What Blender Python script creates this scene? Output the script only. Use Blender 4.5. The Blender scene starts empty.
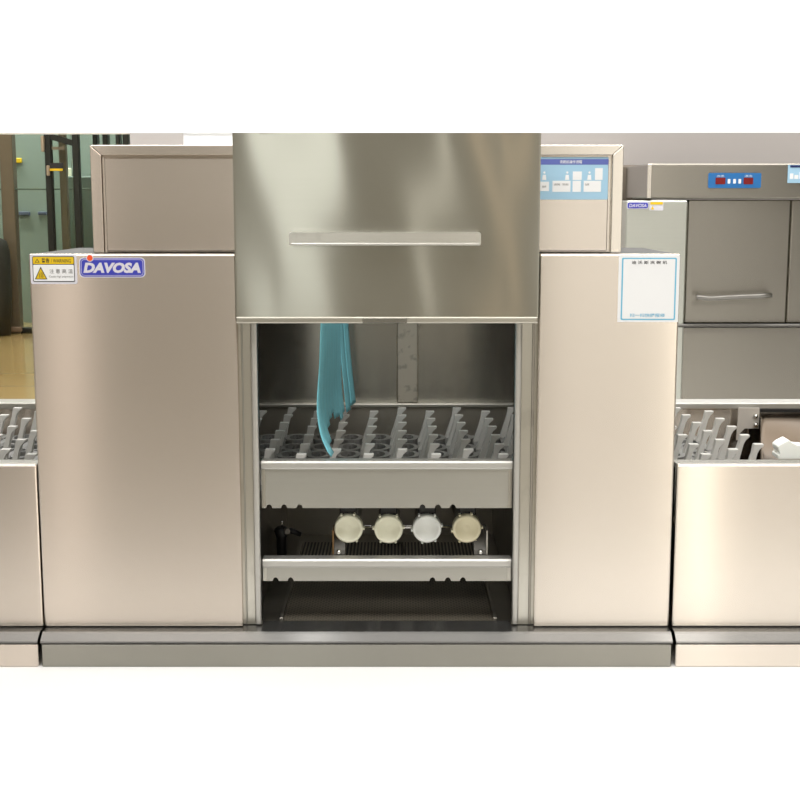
import bpy, bmesh, math, random
from mathutils import Vector, Matrix
random.seed(7)
scene = bpy.context.scene
COL = scene.collection
scene.view_settings.view_transform = 'Standard'
scene.view_settings.look = 'None'
scene.view_settings.exposure = 0.0
scene.view_settings.gamma = 1.0

# ------------------------------------------------------------ camera
F = 1280.0                       # focal length in pixels of the 800 px frame
PITCH = math.atan(195.0 / F)     # camera looks down by this
CAMY = -2.75
_ang = math.atan(267.0 / F) + PITCH
CAMZ = math.tan(_ang) * (-0.05 - CAMY)
cam = bpy.data.cameras.new('camera')
cam.sensor_width = 36.0
cam.lens = 36.0 * F / 800.0
cam.clip_start = 0.02
camo = bpy.data.objects.new('camera', cam)
camo.location = (0, CAMY, CAMZ)
camo.rotation_euler = (math.pi / 2 - PITCH, 0, 0)
COL.objects.link(camo)
scene.camera = camo
_fw = Vector((0, math.cos(PITCH), -math.sin(PITCH)))
_up = Vector((0, math.sin(PITCH), math.cos(PITCH)))
CAM = Vector((0, CAMY, CAMZ))


def at(px, py, Y):
    """measured point: where photo position (px, py) falls on the upright plane at depth Y"""
    d = _fw * F + Vector((1, 0, 0)) * (px - 400.0) + _up * (400.0 - py)
    return CAM + d * ((Y - CAMY) / d.y)


def X(px, Y, py=400):
    return at(px, py, Y).x


def Z(py, Y):
    return at(400, py, Y).z


# ------------------------------------------------------------ materials
MATS = {}


def nt(name):
    m = bpy.data.materials.new(name)
    m.use_nodes = True
    t = m.node_tree
    b = t.nodes['Principled BSDF']
    MATS[name] = m
    return m, t, b


def rgb(r, g, b):
    def f(c):
        c /= 255.0
        return c / 12.92 if c <= 0.04045 else ((c + 0.055) / 1.055) ** 2.4
    return (f(r), f(g), f(b), 1.0)


def metal(name, col, rough=0.32, aniso=0.75, grain='x', bump=0.0, stain=0.0, stain_col=None, stain_scale=14.0):
    """brushed stainless steel: the grain runs along x (or z)"""
    m, t, b = nt(name)
    N, L = t.nodes, t.links
    b.inputs['Metallic'].default_value = 1.0
    b.inputs['Anisotropic'].default_value = aniso
    tang = N.new('ShaderNodeCombineXYZ')
    v = (0.0, 0.12, 1.0) if grain == 'x' else (1.0, 0.1, 0.0)
    for i in range(3):
        tang.inputs[i].default_value = v[i]
    L.new(tang.outputs[0], b.inputs['Tangent'])
    tc = N.new('ShaderNodeTexCoord')
    mp = N.new('ShaderNodeMapping')
    mp.inputs['Scale'].default_value = (3, 60, 220) if grain == 'x' else (220, 60, 3)
    L.new(tc.outputs['Object'], mp.inputs['Vector'])
    nz = N.new('ShaderNodeTexNoise')
    nz.inputs['Scale'].default_value = 1.0
    nz.inputs['Detail'].default_value = 3
    L.new(mp.outputs[0], nz.inputs['Vector'])
    n2 = N.new('ShaderNodeTexNoise')
    n2.inputs['Scale'].default_value = 2.0
    n2.inputs['Detail'].default_value = 1
    L.new(tc.outputs['Object'], n2.inputs['Vector'])
    add = N.new('ShaderNodeMath'); add.operation = 'MULTIPLY_ADD'
    add.inputs[1].default_value = 0.03
    L.new(n2.outputs['Fac'], add.inputs[0]); add.inputs[2].default_value = rough
    L.new(add.outputs[0], b.inputs['Roughness'])
    mix = N.new('ShaderNodeMix'); mix.data_type = 'RGBA'
    mix.inputs['A'].default_value = tuple(c * 0.975 for c in col[:3]) + (1,)
    mix.inputs['B'].default_value = tuple(min(1, c * 1.025) for c in col[:3]) + (1,)
    L.new(nz.outputs['Fac'], mix.inputs['Factor'])
    out = mix.outputs['Result']
    if stain > 0:
        n3 = N.new('ShaderNodeTexNoise')
        n3.inputs['Scale'].default_value = stain_scale
        n3.inputs['Detail'].default_value = 7
        L.new(tc.outputs['Object'], n3.inputs['Vector'])
        rp = N.new('ShaderNodeValToRGB')
        rp.color_ramp.elements[0].position = 0.56
        rp.color_ramp.elements[1].position = 0.66
        rp.color_ramp.elements[1].color = (stain, stain, stain, 1)
        L.new(n3.outputs['Fac'], rp.inputs['Fac'])
        mx = N.new('ShaderNodeMix'); mx.data_type = 'RGBA'
        mx.inputs['B'].default_value = stain_col or tuple(c * 0.55 for c in col[:3]) + (1,)
        L.new(rp.outputs['Color'], mx.inputs['Factor'])
        L.new(out, mx.inputs['A'])
        out = mx.outputs['Result']
    L.new(out, b.inputs['Base Color'])
    if bump <= 0:
        return m
    bp = N.new('ShaderNodeBump')
    bp.inputs['Strength'].default_value = bump
    bp.inputs['Distance'].default_value = 0.002
    L.new(nz.outputs['Fac'], bp.inputs['Height'])
    L.new(bp.outputs[0], b.inputs['Normal'])
    return m


def plain(name, col, rough=0.5, metallic=0.0, var=0.06, scale=20, spec=0.5, emit=0.0):
    m, t, b = nt(name)
    N, L = t.nodes, t.links
    tc = N.new('ShaderNodeTexCoord')
    nz = N.new('ShaderNodeTexNoise')
    nz.inputs['Scale'].default_value = scale
    nz.inputs['Detail'].default_value = 4
    L.new(tc.outputs['Object'], nz.inputs['Vector'])
    mix = N.new('ShaderNodeMix'); mix.data_type = 'RGBA'
    mix.inputs['A'].default_value = tuple(c * (1 - var) for c in col[:3]) + (1,)
    mix.inputs['B'].default_value = tuple(min(1, c * (1 + var)) for c in col[:3]) + (1,)
    L.new(nz.outputs['Fac'], mix.inputs['Factor'])
    L.new(mix.outputs['Result'], b.inputs['Base Color'])
    b.inputs['Roughness'].default_value = rough
    b.inputs['Metallic'].default_value = metallic
    b.inputs['Specular IOR Level'].default_value = spec
    if emit:
        L.new(mix.outputs['Result'], b.inputs['Emission Color'])
        b.inputs['Emission Strength'].default_value = emit
    return m


STEEL_L_DIM = metal('steel_left_dim', (0.66, 0.59, 0.52, 1), 0.22, 1.0)  # one steel tinted pinker and darker, painting the dimmer left-hand light
STEEL_R_LIT = metal('steel_right_lit', (0.73, 0.67, 0.60, 1), 0.22, 1.0)  # same steel tinted paler, painting the stronger light on the right
STEEL_DOOR = metal('steel_door', (0.54, 0.53, 0.475, 1), 0.15, 0.97)
STEEL_EDGE = metal('steel_edge', (0.78, 0.74, 0.68, 1), 0.25, 0.5)
STEEL_HANDLE = metal('steel_handle', (0.80, 0.79, 0.75, 1), 0.28, 0.3, stain=0.35)
STEEL_JAMB = metal('steel_jamb', (0.58, 0.56, 0.50, 1), 0.34, 0.6, grain='z', stain=0.2)
STEEL_RAIL = metal('steel_rail', (0.43, 0.42, 0.38, 1), 0.36, 0.6)
STEEL_LIP = metal('steel_lip', (0.55, 0.54, 0.51, 1), 0.45, 0.3)
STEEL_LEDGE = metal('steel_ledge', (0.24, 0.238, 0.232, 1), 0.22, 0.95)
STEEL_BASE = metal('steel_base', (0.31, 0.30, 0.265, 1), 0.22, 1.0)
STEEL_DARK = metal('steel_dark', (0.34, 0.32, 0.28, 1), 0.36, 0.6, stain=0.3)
STEEL_BACK = metal('steel_back', (0.40, 0.39, 0.35, 1), 0.22, 0.9, stain=0.3)
STEEL_PILLAR = metal('steel_pillar', (0.55, 0.51, 0.44, 1), 0.5, 0.3, stain=0.6, stain_scale=45)
STEEL_FAR = metal('steel_far', (0.29, 0.27, 0.23, 1), 0.25, 1.0)
STEEL_FAR_PALE = metal('steel_far_pale', (0.52, 0.53, 0.48, 1), 0.40, 0.3)
STEEL_WARM_TINT = metal('steel_floor_warm_tint', (0.19, 0.13, 0.075, 1), 0.14, 0.3)  # brown tint paints a warm reflection into the steel
CHROME = plain('chrome', (0.8, 0.8, 0.78, 1), 0.12, 1.0)
PEG = plain('peg_plastic', (0.62, 0.61, 0.58, 1), 0.5, scale=40)
LINK = plain('link_plastic', (0.24, 0.24, 0.23, 1), 0.45, scale=40)
CREAM = plain('cream_plastic', rgb(252, 250, 226), 0.4, scale=30)
CREAM_D = plain('tan_plastic', rgb(240, 232, 200), 0.4, scale=30)
WHITEP = plain('white_plastic', rgb(248, 253, 246), 0.4, scale=30)
BLUE = plain('blue_rubber', rgb(134, 216, 232), 0.6, scale=12, var=0.12)
PALE_BRACKET = plain('pale_bracket', (0.62, 0.58, 0.53, 1), .45, .2)
TOP_DULL = plain('dull_dark_top', (0.10, 0.10, 0.095, 1), .6, .3)  # dull dark tone painted in to keep glare off the steel top
DULL = plain('dull_steel', (0.10, 0.095, 0.085, 1), .4, .6)
FARHANDLE = plain('far_handle', (0.22, 0.21, 0.19, 1), .3, .9)
BLACK = plain('black_plastic', (0.015, 0.015, 0.016, 1), 0.35)
GAP_SHADE = plain('gap_shade', (0.01, 0.01, 0.01, 1), 0.7)  # near black, paints the shade inside gaps
RUST = plain('rusty_steel', rgb(120, 92, 60), 0.45, 0.8, var=0.4)
WHITE = plain('white_print', (0.82, 0.83, 0.84, 1), 0.5, var=0.01)
SILVER = plain('silver_print', rgb(214, 212, 220), 0.35, var=0.02)
PURPLE = plain('blue_print', rgb(58, 62, 176), 0.4, var=0.02)
ORANGE = plain('orange_print', rgb(240, 86, 40), 0.4, var=0.02)
YELLOW = plain('yellow_print', rgb(226, 190, 24), 0.45, var=0.02)
INK = plain('black_print', (0.02, 0.02, 0.022, 1), 0.5)
GREYINK = plain('grey_print', rgb(110, 108, 108), 0.5)
SKYINK = plain('sky_print', rgb(110, 182, 214), 0.5, var=0.02)
PALEBLUE = plain('pale_blue_print', rgb(160, 198, 222), 0.5, var=0.03)
VIOLET = plain('violet_print', rgb(92, 104, 176), 0.5, var=0.02)
PANELBLUE = plain('panel_blue', rgb(34, 108, 172), 0.4, var=0.03)
DISPLAY = plain('display_red', rgb(110, 24, 26), 0.25, emit=0.25)
NOTICE = plain('notice_blue', rgb(84, 94, 112), .5)
NAVY = plain('navy_print', rgb(30, 44, 96), 0.4)


# ------------------------------------------------------------ mesh helpers
class MB:
    def __init__(s):
        s.bm = bmesh.new()

    def box(s, x0, x1, y0, y1, z0, z1, bev=0.0, seg=1):
        vs = [s.bm.verts.new((x, y, z)) for x in (x0, x1) for y in (y0, y1) for z in (z0, z1)]
        q = [(0, 1, 3, 2), (4, 6, 7, 5), (0, 4, 5, 1), (2, 3, 7, 6), (0, 2, 6, 4), (1, 5, 7, 3)]
        fs = [s.bm.faces.new([vs[i] for i in f]) for f in q]
        if bev > 0:
            es = list({e for f in fs for e in f.edges})
            bmesh.ops.bevel(s.bm, geom=es, offset=bev, segments=seg, affect='EDGES', profile=0.5)
        return s

    def prism(s, pts, axis, a, b, bev=0.0):
        """closed 2-D outline pulled along an axis: x -> pts are (y,z); y -> (x,z); z -> (x,y)"""
        def mk(p, t):
            if axis == 'x': return (t, p[0], p[1])
            if axis == 'y': return (p[0], t, p[1])
            return (p[0], p[1], t)
        A = [s.bm.verts.new(mk(p, a)) for p in pts]
        B = [s.bm.verts.new(mk(p, b)) for p in pts]
        n = len(pts)
        fs = [s.bm.faces.new(A), s.bm.faces.new(list(reversed(B)))]
        for i in range(n):
            fs.append(s.bm.faces.new([A[(i + 1) % n], A[i], B[i], B[(i + 1) % n]]))
        if bev > 0:
            es = list({e for f in fs for e in f.edges})
            bmesh.ops.bevel(s.bm, geom=es, offset=bev, segments=2, affect='EDGES', profile=0.5)
        return s

    def tube(s, pts, r, seg=12, cap=True):
        pts = [Vector(p) for p in pts]
        rs = r if isinstance(r, (list, tuple)) else [r] * len(pts)
        rings = []
        for i, p in enumerate(pts):
            d = (pts[min(i + 1, len(pts) - 1)] - pts[max(i - 1, 0)]).normalized()
            ref = Vector((0, 0, 1)) if abs(d.z) < 0.9 else Vector((1, 0, 0))
            u = d.cross(ref).normalized(); w = d.cross(u)
            rings.append([s.bm.verts.new(p + (u * math.cos(k * 2 * math.pi / seg) + w * math.sin(k * 2 * math.pi / seg)) * rs[i]) for k in range(seg)])
        for a, b in zip(rings, rings[1:]):
            for k in range(seg):
                f = s.bm.faces.new([a[k], a[(k + 1) % seg], b[(k + 1) % seg], b[k]])
                f.smooth = True
        if cap:
            s.bm.faces.new(list(reversed(rings[0]))); s.bm.faces.new(rings[-1])
        return s

    def grid(s, nu, nv, fn, smooth=True):
        vs = [[s.bm.verts.new(fn(u / nu, v / nv)) for v in range(nv + 1)] for u in range(nu + 1)]
        for u in range(nu):
            for v in range(nv):
                f = s.bm.faces.new([vs[u][v], vs[u + 1][v], vs[u + 1][v + 1], vs[u][v + 1]])
                f.smooth = smooth
        return s

    def poly(s, pts):
        s.bm.faces.new([s.bm.verts.new(p) for p in pts])
        return s

    def build(s, name, mat, parent=None, keep_normals=False):
        if not keep_normals:
            bmesh.ops.recalc_face_normals(s.bm, faces=s.bm.faces[:])
        off = ROOT.get(parent, Vector((0, 0, 0))) if parent else Vector((0, 0, 0))
        if parent is not None:
            bmesh.ops.translate(s.bm, verts=s.bm.verts[:], vec=-off)
        me = bpy.data.meshes.new(name)
        s.bm.to_mesh(me); s.bm.free()
        me.materials.append(mat)
        o = bpy.data.objects.new(name, me)
        COL.objects.link(o)
        if parent is not None:
            o.parent = parent
            ROOT[o] = off
        return o


ROOT = {}


def thing(name, label, cat, loc, group=None):
    o = bpy.data.objects.new(name, None)
    o.empty_display_size = 0.05
    o.location = loc
    COL.objects.link(o)
    o['label'] = label; o['category'] = cat
    if group: o['group'] = group
    ROOT[o] = Vector(loc)
    return o


def tag(o, label, cat, group=None):
    o['label'] = label; o['category'] = cat
    if group: o['group'] = group
    return o


def struct(name, mb, mat, parent=None):
    o = mb.build(name, mat, parent)
    if parent is None: o['kind'] = 'structure'
    return o


def origin_to_base(o):
    """put a one-mesh thing's origin at its base centre"""
    me = o.data
    xs = [v.co.x for v in me.vertices]; ys = [v.co.y for v in me.vertices]; zs = [v.co.z for v in me.vertices]
    c = Vector(((min(xs) + max(xs)) / 2, (min(ys) + max(ys)) / 2, min(zs)))
    me.transform(Matrix.Translation(-c)); o.location = o.location + c
    return o


def rounded_rect(x0, x1, z0, z1, r, n=5):
    pts = []
    for cx, cz, a0 in ((x1 - r, z1 - r, 0), (x0 + r, z1 - r, 90), (x0 + r, z0 + r, 180), (x1 - r, z0 + r, 270)):
        for k in range(n + 1):
            a = math.radians(a0 + 90 * k / n)
            pts.append((cx + r * math.cos(a), cz + r * math.sin(a)))
    return pts


def plate(name, x0, x1, z0, z1, Y, th, mat, parent, r=0.0, label=None):
    """thin upright plate whose face is at depth Y, facing the camera side (-Y)"""
    pts = rounded_rect(x0, x1, z0, z1, r) if r > 0 else [(x0, z0), (x1, z0), (x1, z1), (x0, z1)]
    o = MB().prism(pts, 'y', Y, Y + th).build(name, mat, parent)
    if label: o['label'] = label
    return o


def lettering(text, x0, x1, z0, z1, Y, mat, parent, name='lettering', bold=0.0, shear=0.0):
    cu = bpy.data.curves.new('text', 'FONT')
    cu.body = text
    cu.size = 1.0
    cu.offset = bold
    cu.shear = shear
    cu.resolution_u = 3
    cu.fill_mode = 'FRONT'
    tmp = bpy.data.objects.new('text', cu)
    COL.objects.link(tmp)
    dg = bpy.context.evaluated_depsgraph_get()
    me = bpy.data.meshes.new_from_object(tmp.evaluated_get(dg))
    bpy.data.objects.remove(tmp); bpy.data.curves.remove(cu)
    if not me.vertices:
        return None
    xs = [v.co.x for v in me.vertices]; ys = [v.co.y for v in me.vertices]
    ax, bx, ay, by = min(xs), max(xs), min(ys), max(ys)
    off = ROOT.get(parent, Vector((0, 0, 0)))
    for v in me.vertices:
        u = (v.co.x - ax) / max(bx - ax, 1e-6); w = (v.co.y - ay) / max(by - ay, 1e-6)
        v.co = Vector((x0 + u * (x1 - x0), Y, z0 + w * (z1 - z0))) - off
    me.name = name
    me.materials.clear(); me.materials.append(mat)
    o = bpy.data.objects.new(name, me)
    COL.objects.link(o)
    o.parent = parent
    ROOT[o] = off
    return o


# ------------------------------------------------------------ key levels
Y0 = 0.0                          # face of the side panels
ZTOP = Z(254, Y0)                 # top of the side boxes
ZLIP = Z(465, Y0)                 # table height
ZLEDGE = Z(626.5, Y0)             # top of the base ledge
YB = -0.05                        # face of the base
ZBEV = Z(643, YB)
YBACK = 0.88
XL0, XL1 = X(28.3, Y0, 255), X(236, Y0, 255)     # left side box
XR0, XR1 = X(539.5, Y0, 255), X(681, Y0, 255)  # right side box
YC = 0.05                         # face of the upper cabinets
YD = -0.03                        # face of the hood door
YJ = 0.012                        # face of the jambs
YR = 0.03                         # face of the rails
XJL, XJR = X(257, YJ, 330), X(515.5, YJ, 330)  # opening between jambs

# ------------------------------------------------------------ MAIN MACHINE
dw = thing('conveyor_dishwasher', 'large stainless steel conveyor dishwasher with raised hood door in the middle', 'dishwasher', (0, 0.45, 0))

# side boxes: front sheet folded round the outer edge, top and outer side
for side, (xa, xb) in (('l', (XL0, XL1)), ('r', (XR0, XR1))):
    m = STEEL_L_DIM if side == 'l' else STEEL_R_LIT
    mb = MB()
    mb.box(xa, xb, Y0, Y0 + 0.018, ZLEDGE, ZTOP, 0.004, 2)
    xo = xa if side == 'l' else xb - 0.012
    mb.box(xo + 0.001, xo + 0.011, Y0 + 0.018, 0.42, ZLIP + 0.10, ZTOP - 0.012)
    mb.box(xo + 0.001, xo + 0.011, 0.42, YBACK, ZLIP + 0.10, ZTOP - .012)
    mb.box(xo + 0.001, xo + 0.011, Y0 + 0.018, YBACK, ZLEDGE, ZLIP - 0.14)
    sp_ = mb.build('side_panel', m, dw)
    MB().box(xa + 0.003, xb - 0.003, Y0 + 0.018, 0.42, ZTOP - 0.012, ZTOP - 0.0005, 0.001).build('top_sheet', TOP_DULL, sp_)

# upper cabinets
ZC1 = Z(145, YC); ZC0 = ZTOP
for side in 'lr':
    if side == 'l':
        xa, xb = X(89.5, YC, 145), X(236, YC, 145)
    else:
        xa, xb = X(536, YC, 145), X(624, YC, 145)
    m = STEEL_L_DIM if side == 'l' else STEEL_R_LIT
    shell = MB().box(xa + 0.002, xb - 0.002, YC + 0.012, 0.42, ZC0, ZC1 - 0.002, 0.002).build('upper_cabinet', m, dw)
    # frame of folded sheet with mitred corner on the outer edge
    w = 0.0235; top = 0.021
    fr = MB()
    if side == 'l':
        fr.prism([(xa, ZC0), (xa + w, ZC0), (xa + w, ZC1 - top), (xa, ZC1)], 'y', YC, YC + 0.016, 0.0015)
        fr.prism([(xa + 0.0005, ZC1), (xa + w + 0.0005, ZC1 - top), (xb, ZC1 - top), (xb, ZC1)], 'y', YC, YC + 0.016, 0.0015)
        cx0, cx1 = xa + w + 0.004, xb - 0.001
        fr.box(cx0 - 0.0035, cx0 + 0.003, YC + 0.006, YC + 0.012, ZC0, ZC1 - top - 0.004, 0.001)
    else:
        fr.prism([(xb, ZC0), (xb - w, ZC0), (xb - w, ZC1 - top), (xb, ZC1)], 'y', YC, YC + 0.016, 0.0015)
        fr.prism([(xb - 0.0005, ZC1), (xb - w - 0.0005, ZC1 - top), (xa, ZC1 - top), (xa, ZC1)], 'y', YC, YC + 0.016, 0.0015)
        cx0, cx1 = xa + 0.001, xb - w - 0.007
    fr.build('cabinet_frame', STEEL_EDGE if side == 'r' else STEEL_L_DIM, shell)
    MB().box(cx0, cx1, YC + 0.007, YC + 0.013, ZC0 + 0.004, ZC1 - top - 0.006, 0.0015).build('cover_panel', m, shell)
    if side == 'r':
        CRX0, CRX1 = cx0, cx1
        cabinet_r = shell

# hood door (slightly wavy sheet), its handle and folded bottom rail
dx0, dx1 = X(232.5, YD, 133), X(541, YD, 133)
dz1, dz0 = Z(133, YD), Z(318, YD)


def doorpt(u, v):
    x = dx0 + (dx1 - dx0) * u; z = dz0 + (dz1 - dz0) * v
    e = min(u, 1 - u, 0.12) / 0.12
    wv = 0.0006 * math.sin(u * 7.5 + 0.9 + 0.8 * math.sin(v * 3.0)) + 0.0003 * math.sin(u * 17 + v * 5.0) * (0.4 + v)
    return (x, YD + wv * e, z)


door = MB().grid(64, 32, doorpt)
door.box(dx0, dx1, YD + 0.006, YD + 0.024, dz0 - 0.004, dz1)
door.box(dx0 - 0.0005, dx0 + 0.003, YD, YD + 0.02, dz0 - 0.004, dz1)
door.box(dx1 - 0.003, dx1 + 0.0005, YD, YD + 0.02, dz0 - 0.004, dz1)
door.box(dx0, dx1, YD + 0.0005, YD + 0.02, dz1 - 0.003, dz1 + 0.0005)
door = door.build('hood_door', STEEL_DOOR, dw)
bz1, bz0 = Z(317, YD - 0.004), Z(323.5, YD - 0.004)
br = MB().box(dx0, dx1, YD - 0.004, YD + 0.02, bz0, bz1, 0.0025, 2)
br.build('bottom_rail', STEEL_JAMB, door)
MB().box(X(363, YD), X(407, YD), YD - 0.0065, YD - 0.003, bz0 + 0.001, bz1 - 0.002, 0.001).build('rail_clip', STEEL_BASE, door)
YH = YD - 0.042
hx0, hx1 = X(289, YH, 238), X(481, YH, 238)
hz1, hz0 = Z(232.5, YH), Z(245.5, YH)
hd = MB()
hd.prism(rounded_rect(hx0, hx1, hz0, hz1, 0.004), 'y', YH, YH + 0.003, 0.0008)
hd.box(hx0 + 0.002, hx1 - 0.002, YH + 0.001, YD + 0.002, hz1 - 0.003, hz1, 0.001)
hd.box(hx0 + 0.002, hx0 + 0.005, YH + 0.001, YD + 0.002, hz0 + 0.002, hz1 - 0.002)
hd.box(hx1 - 0.005, hx1 - 0.002, YH + 0.001, YD + 0.002, hz0 + 0.002, hz1 - 0.002)
hd.box(hx0 + 0.004, hx1 - 0.004, YH - 0.0015, YH + 0.002, hz0 + 0.001, hz0 + 0.005, 0.001)
hd.build('door_handle', STEEL_HANDLE, door)

# jambs with a rounded inner flange
jzt = Z(150, YC) - 0.01
for side in 'lr':
    if side == 'l':
        xa, xb = XL1 - 0.001, XJL
        fl0, fl1 = XJL - 0.015, XJL
    else:
        xa, xb = XJR, XR0 + 0.001
        fl0, fl1 = XJR, XJR + 0.015
    j = MB().box(xa, xb, YJ + 0.004, YJ + 0.022, ZLEDGE, jzt).build('door_jamb', STEEL_JAMB, dw)
    MB().box(fl0, fl1, YJ - 0.004, YJ + 0.026, ZLEDGE + 0.0005, jzt - 0.001, 0.005, 3).build('jamb_flange', STEEL_LIP, j)
    g0, g1 = (xa + 0.006, xa + 0.010) if side == 'l' else (xb - 0.012, xb - 0.006)
    MB().box(g0, g1, YJ + 0.001, YJ + 0.005, ZLEDGE, jzt - 0.01, 0.001).build('guide_strip', STEEL_RAIL if side == 'l' else STEEL_DARK, j)

# chamber: rear sheets, pillar, roof, floor, rear tray edge
xa, xb = XL0 + 0.013, XR1 - 0.013
mb = MB()
ZSEAM = Z(403.5, 0.85)
pl0, pl1 = X(397, 0.862, 360), X(418, 0.862, 360)
xua, xub = X(92, YC, 145), X(621, YC, 145)
for x0_, x1_, xo_ in ((xa, pl0, xua), (pl1, xb, xub)):
    lo_, hi_ = min(x0_, x1_), max(x0_, x1_)
    mb.prism([(lo_, ZSEAM - .01), (hi_, ZSEAM - .01), (hi_, ZTOP - .02), (min(hi_, xub), ZTOP - .02), (min(hi_, xub), jzt), (max(lo_, xua), jzt), (max(lo_, xua), ZTOP - .02), (lo_, ZTOP - .02)], 'y', YBACK, YBACK + .01)
mb.build('rear_wall', STEEL_BACK, dw)
MB().box(pl0, pl1, 0.862, YBACK + 0.01, ZSEAM, jzt, 0.003).build('rear_pillar', STEEL_PILLAR, dw)
mb = MB()
mb.box(xa, xb, 0.86, YBACK, 0.02, ZSEAM - 0.012)
mb.build('tray_back', STEEL_DARK, dw)
MB().box(xa, xb, 0.85, YBACK, ZSEAM - 0.012, ZSEAM, 0.003, 2).build('tray_edge', STEEL_RAIL, dw)
MB().box(xua, xub, 0.43, YBACK + 0.01, jzt + 0.001, jzt + 0.011).box(xa, xua, 0.425, YBACK, ZTOP - .02, ZTOP - .012).box(xub, xb, 0.425, YBACK, ZTOP - .02, ZTOP - .012).build('chamber_roof', STEEL_DARK, dw)
MB().box(xa, xb, 0.02, YBACK, ZLEDGE - 0.03, ZLEDGE - 0.0128).build('chamber_floor', STEEL_DARK, dw)
# inner walls below the conveyor
mb = MB()
mb.box(XJL - 0.028, XJL - 0.018, 0.045, 0.855, ZLEDGE - 0.01, ZLIP - 0.115)
mb.build('wash_tank_wall', STEEL_DARK, dw)
mb = MB()
mb.box(XJR + 0.018, XJR + 0.028, 0.045, 0.855, ZLEDGE - 0.01, ZLIP - 0.115)
mb.build('wash_tank_wall', STEEL_DARK, dw)


# rails across the opening with notches along their lower edge
def rail(y_lip0, y_lip1, y_bot, notches, mat, name):
    z2, z1, z0 = Z(y_lip0, YR), Z(y_lip1, YR), Z(y_bot, YR)
    x0, x1 = XJL + 0.002, XJR - 0.001
    face = MB()
    # outline with half-round notches
    pts = [(x1, z1 + 0.001), (x0, z1 + 0.001), (x0, z0)]
    for n in sorted(notches):
        cx = X(n, YR, y_bot)
        for k in range(7):
            a = math.pi - math.pi * k / 6
            pts.append((cx + 0.0068 * math.cos(a), z0 + 0.0085 * math.sin(a) + 0.0))
    pts.append((x1, z0))
    face.prism(pts, 'y', YR + 0.004, YR + 0.012)
    f = face.build(name, mat, dw)
    lip = MB()
    lip.prism([(YR - 0.002, z1), (YR - 0.004, z1 + 0.004), (YR - 0.004, z2 - 0.004), (YR, z2), (YR + 0.03, z2), (YR + 0.03, z2 - 0.003), (YR + 0.014, z2 - 0.004), (YR + 0.014, z1)], 'x', x0, x1)
    lip.build('rail_lip', STEEL_LIP, f)
    MB().box(x0, x0 + 0.008, YR + 0.0005, YR + 0.0045, z0 + 0.002, z1 - 0.001).build('end_bracket', STEEL_JAMB, f)
    MB().box(x1 - 0.008, x1, YR + 0.0005, YR + 0.0045, z0 + 0.002, z1 - 0.001).build('end_bracket', STEEL_JAMB, f)
    return f


rail(461, 469, 508.5, [269, 284, 299.5, 422.5, 438, 453], STEEL_RAIL, 'tray_rail')
rail(559, 567.5, 581.5, [275.5, 290.5, 432.5, 448, 463], STEEL_RAIL, 'lower_rail')

# base: ledge with a sloped bevel and the front sheet below


def base_profile():
    return [(0.045, ZLEDGE - 0.002), (-0.029, ZLEDGE - 0.002), (-0.034, ZLEDGE - 0.005), (YB - 0.0015, ZBEV + 0.004), (YB - 0.002, ZBEV), (YB + 0.02, ZBEV - 0.002), (0.045, ZBEV - 0.002)]


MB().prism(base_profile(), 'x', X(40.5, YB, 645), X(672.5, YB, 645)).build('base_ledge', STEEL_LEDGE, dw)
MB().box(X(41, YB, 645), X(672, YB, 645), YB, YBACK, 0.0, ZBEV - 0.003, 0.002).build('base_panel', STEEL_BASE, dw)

# ---- stickers on the machine
T = 0.0008
# warning sticker
a = at(29.8, 254, Y0); b = at(77.6, 284, Y0)
wx0, wx1, wz1, wz0 = a.x, b.x, a.z - 0.001, b.z
ws = plate('warning_sticker', wx0, wx1, wz0, wz1, Y0 - T, T, SILVER, dw, 0.004, 'silver and yellow high temperature warning sticker')
W = wx1 - wx0; H = wz1 - wz0
plate('sticker_field', wx0 + W * .05, wx1 - W * .05, wz0 + H * .07, wz1 - H * .06, Y0 - T - .0003, .0003, INK, ws, 0.003)
plate('sticker_field', wx0 + W * .065, wx1 - W * .065, wz0 + H * .10, wz0 + H * .655, Y0 - T - .0006, .0004, WHITE, ws, 0.002)
plate('sticker_field', wx0 + W * .065, wx1 - W * .065, wz0 + H * .68, wz1 - H * .085, Y0 - T - .0006, .0004, YELLOW, ws, 0.002)


def tri(cx, zb, w, h, Y, mat, parent, name):
    return MB().prism([(cx - w / 2, zb), (cx + w / 2, zb), (cx, zb + h)], 'y', Y, Y + .0003).build(name, mat, parent)


yy = Y0 - T - .0009
tri(wx0 + W * .225, wz0 + H * .16, W * .27, H * .43, yy, INK, ws, 'triangle')
tri(wx0 + W * .225, wz0 + H * .185, W * .215, H * .345, yy - .0002, YELLOW, ws, 'triangle')
for k in (-1, 0, 1):   # three wavy heat lines in the triangle
    MB().tube([(wx0 + W * (.225 + .035 * k + .012 * (q % 2)), yy - .0004, wz0 + H * (.22 + .05 * q)) for q in range(4 if k else 5)], 0.0006, 5).build('heat_mark', INK, ws)
tri(wx0 + W * .155, wz0 + H * .73, W * .10, H * .13, yy, INK, ws, 'triangle')
tri(wx0 + W * .155, wz0 + H * .745, W * .06, H * .08, yy - .0002, YELLOW, ws, 'triangle')
lettering('警告', wx0 + W * .25, wx0 + W * .42, wz0 + H * .725, wz0 + H * .87, yy, INK, ws, bold=0.02)
lettering('/ WARNING', wx0 + W * .45, wx0 + W * .88, wz0 + H * .725, wz0 + H * .85, yy, INK, ws)
lettering('注 意 高 温', wx0 + W * .41, wx0 + W * .91, wz0 + H * .36, wz0 + H * .51, yy, GREYINK, ws)
lettering('Caution high temperature', wx0 + W * .40, wx0 + W * .92, wz0 + H * .20, wz0 + H * .29, yy, GREYINK, ws)

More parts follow.
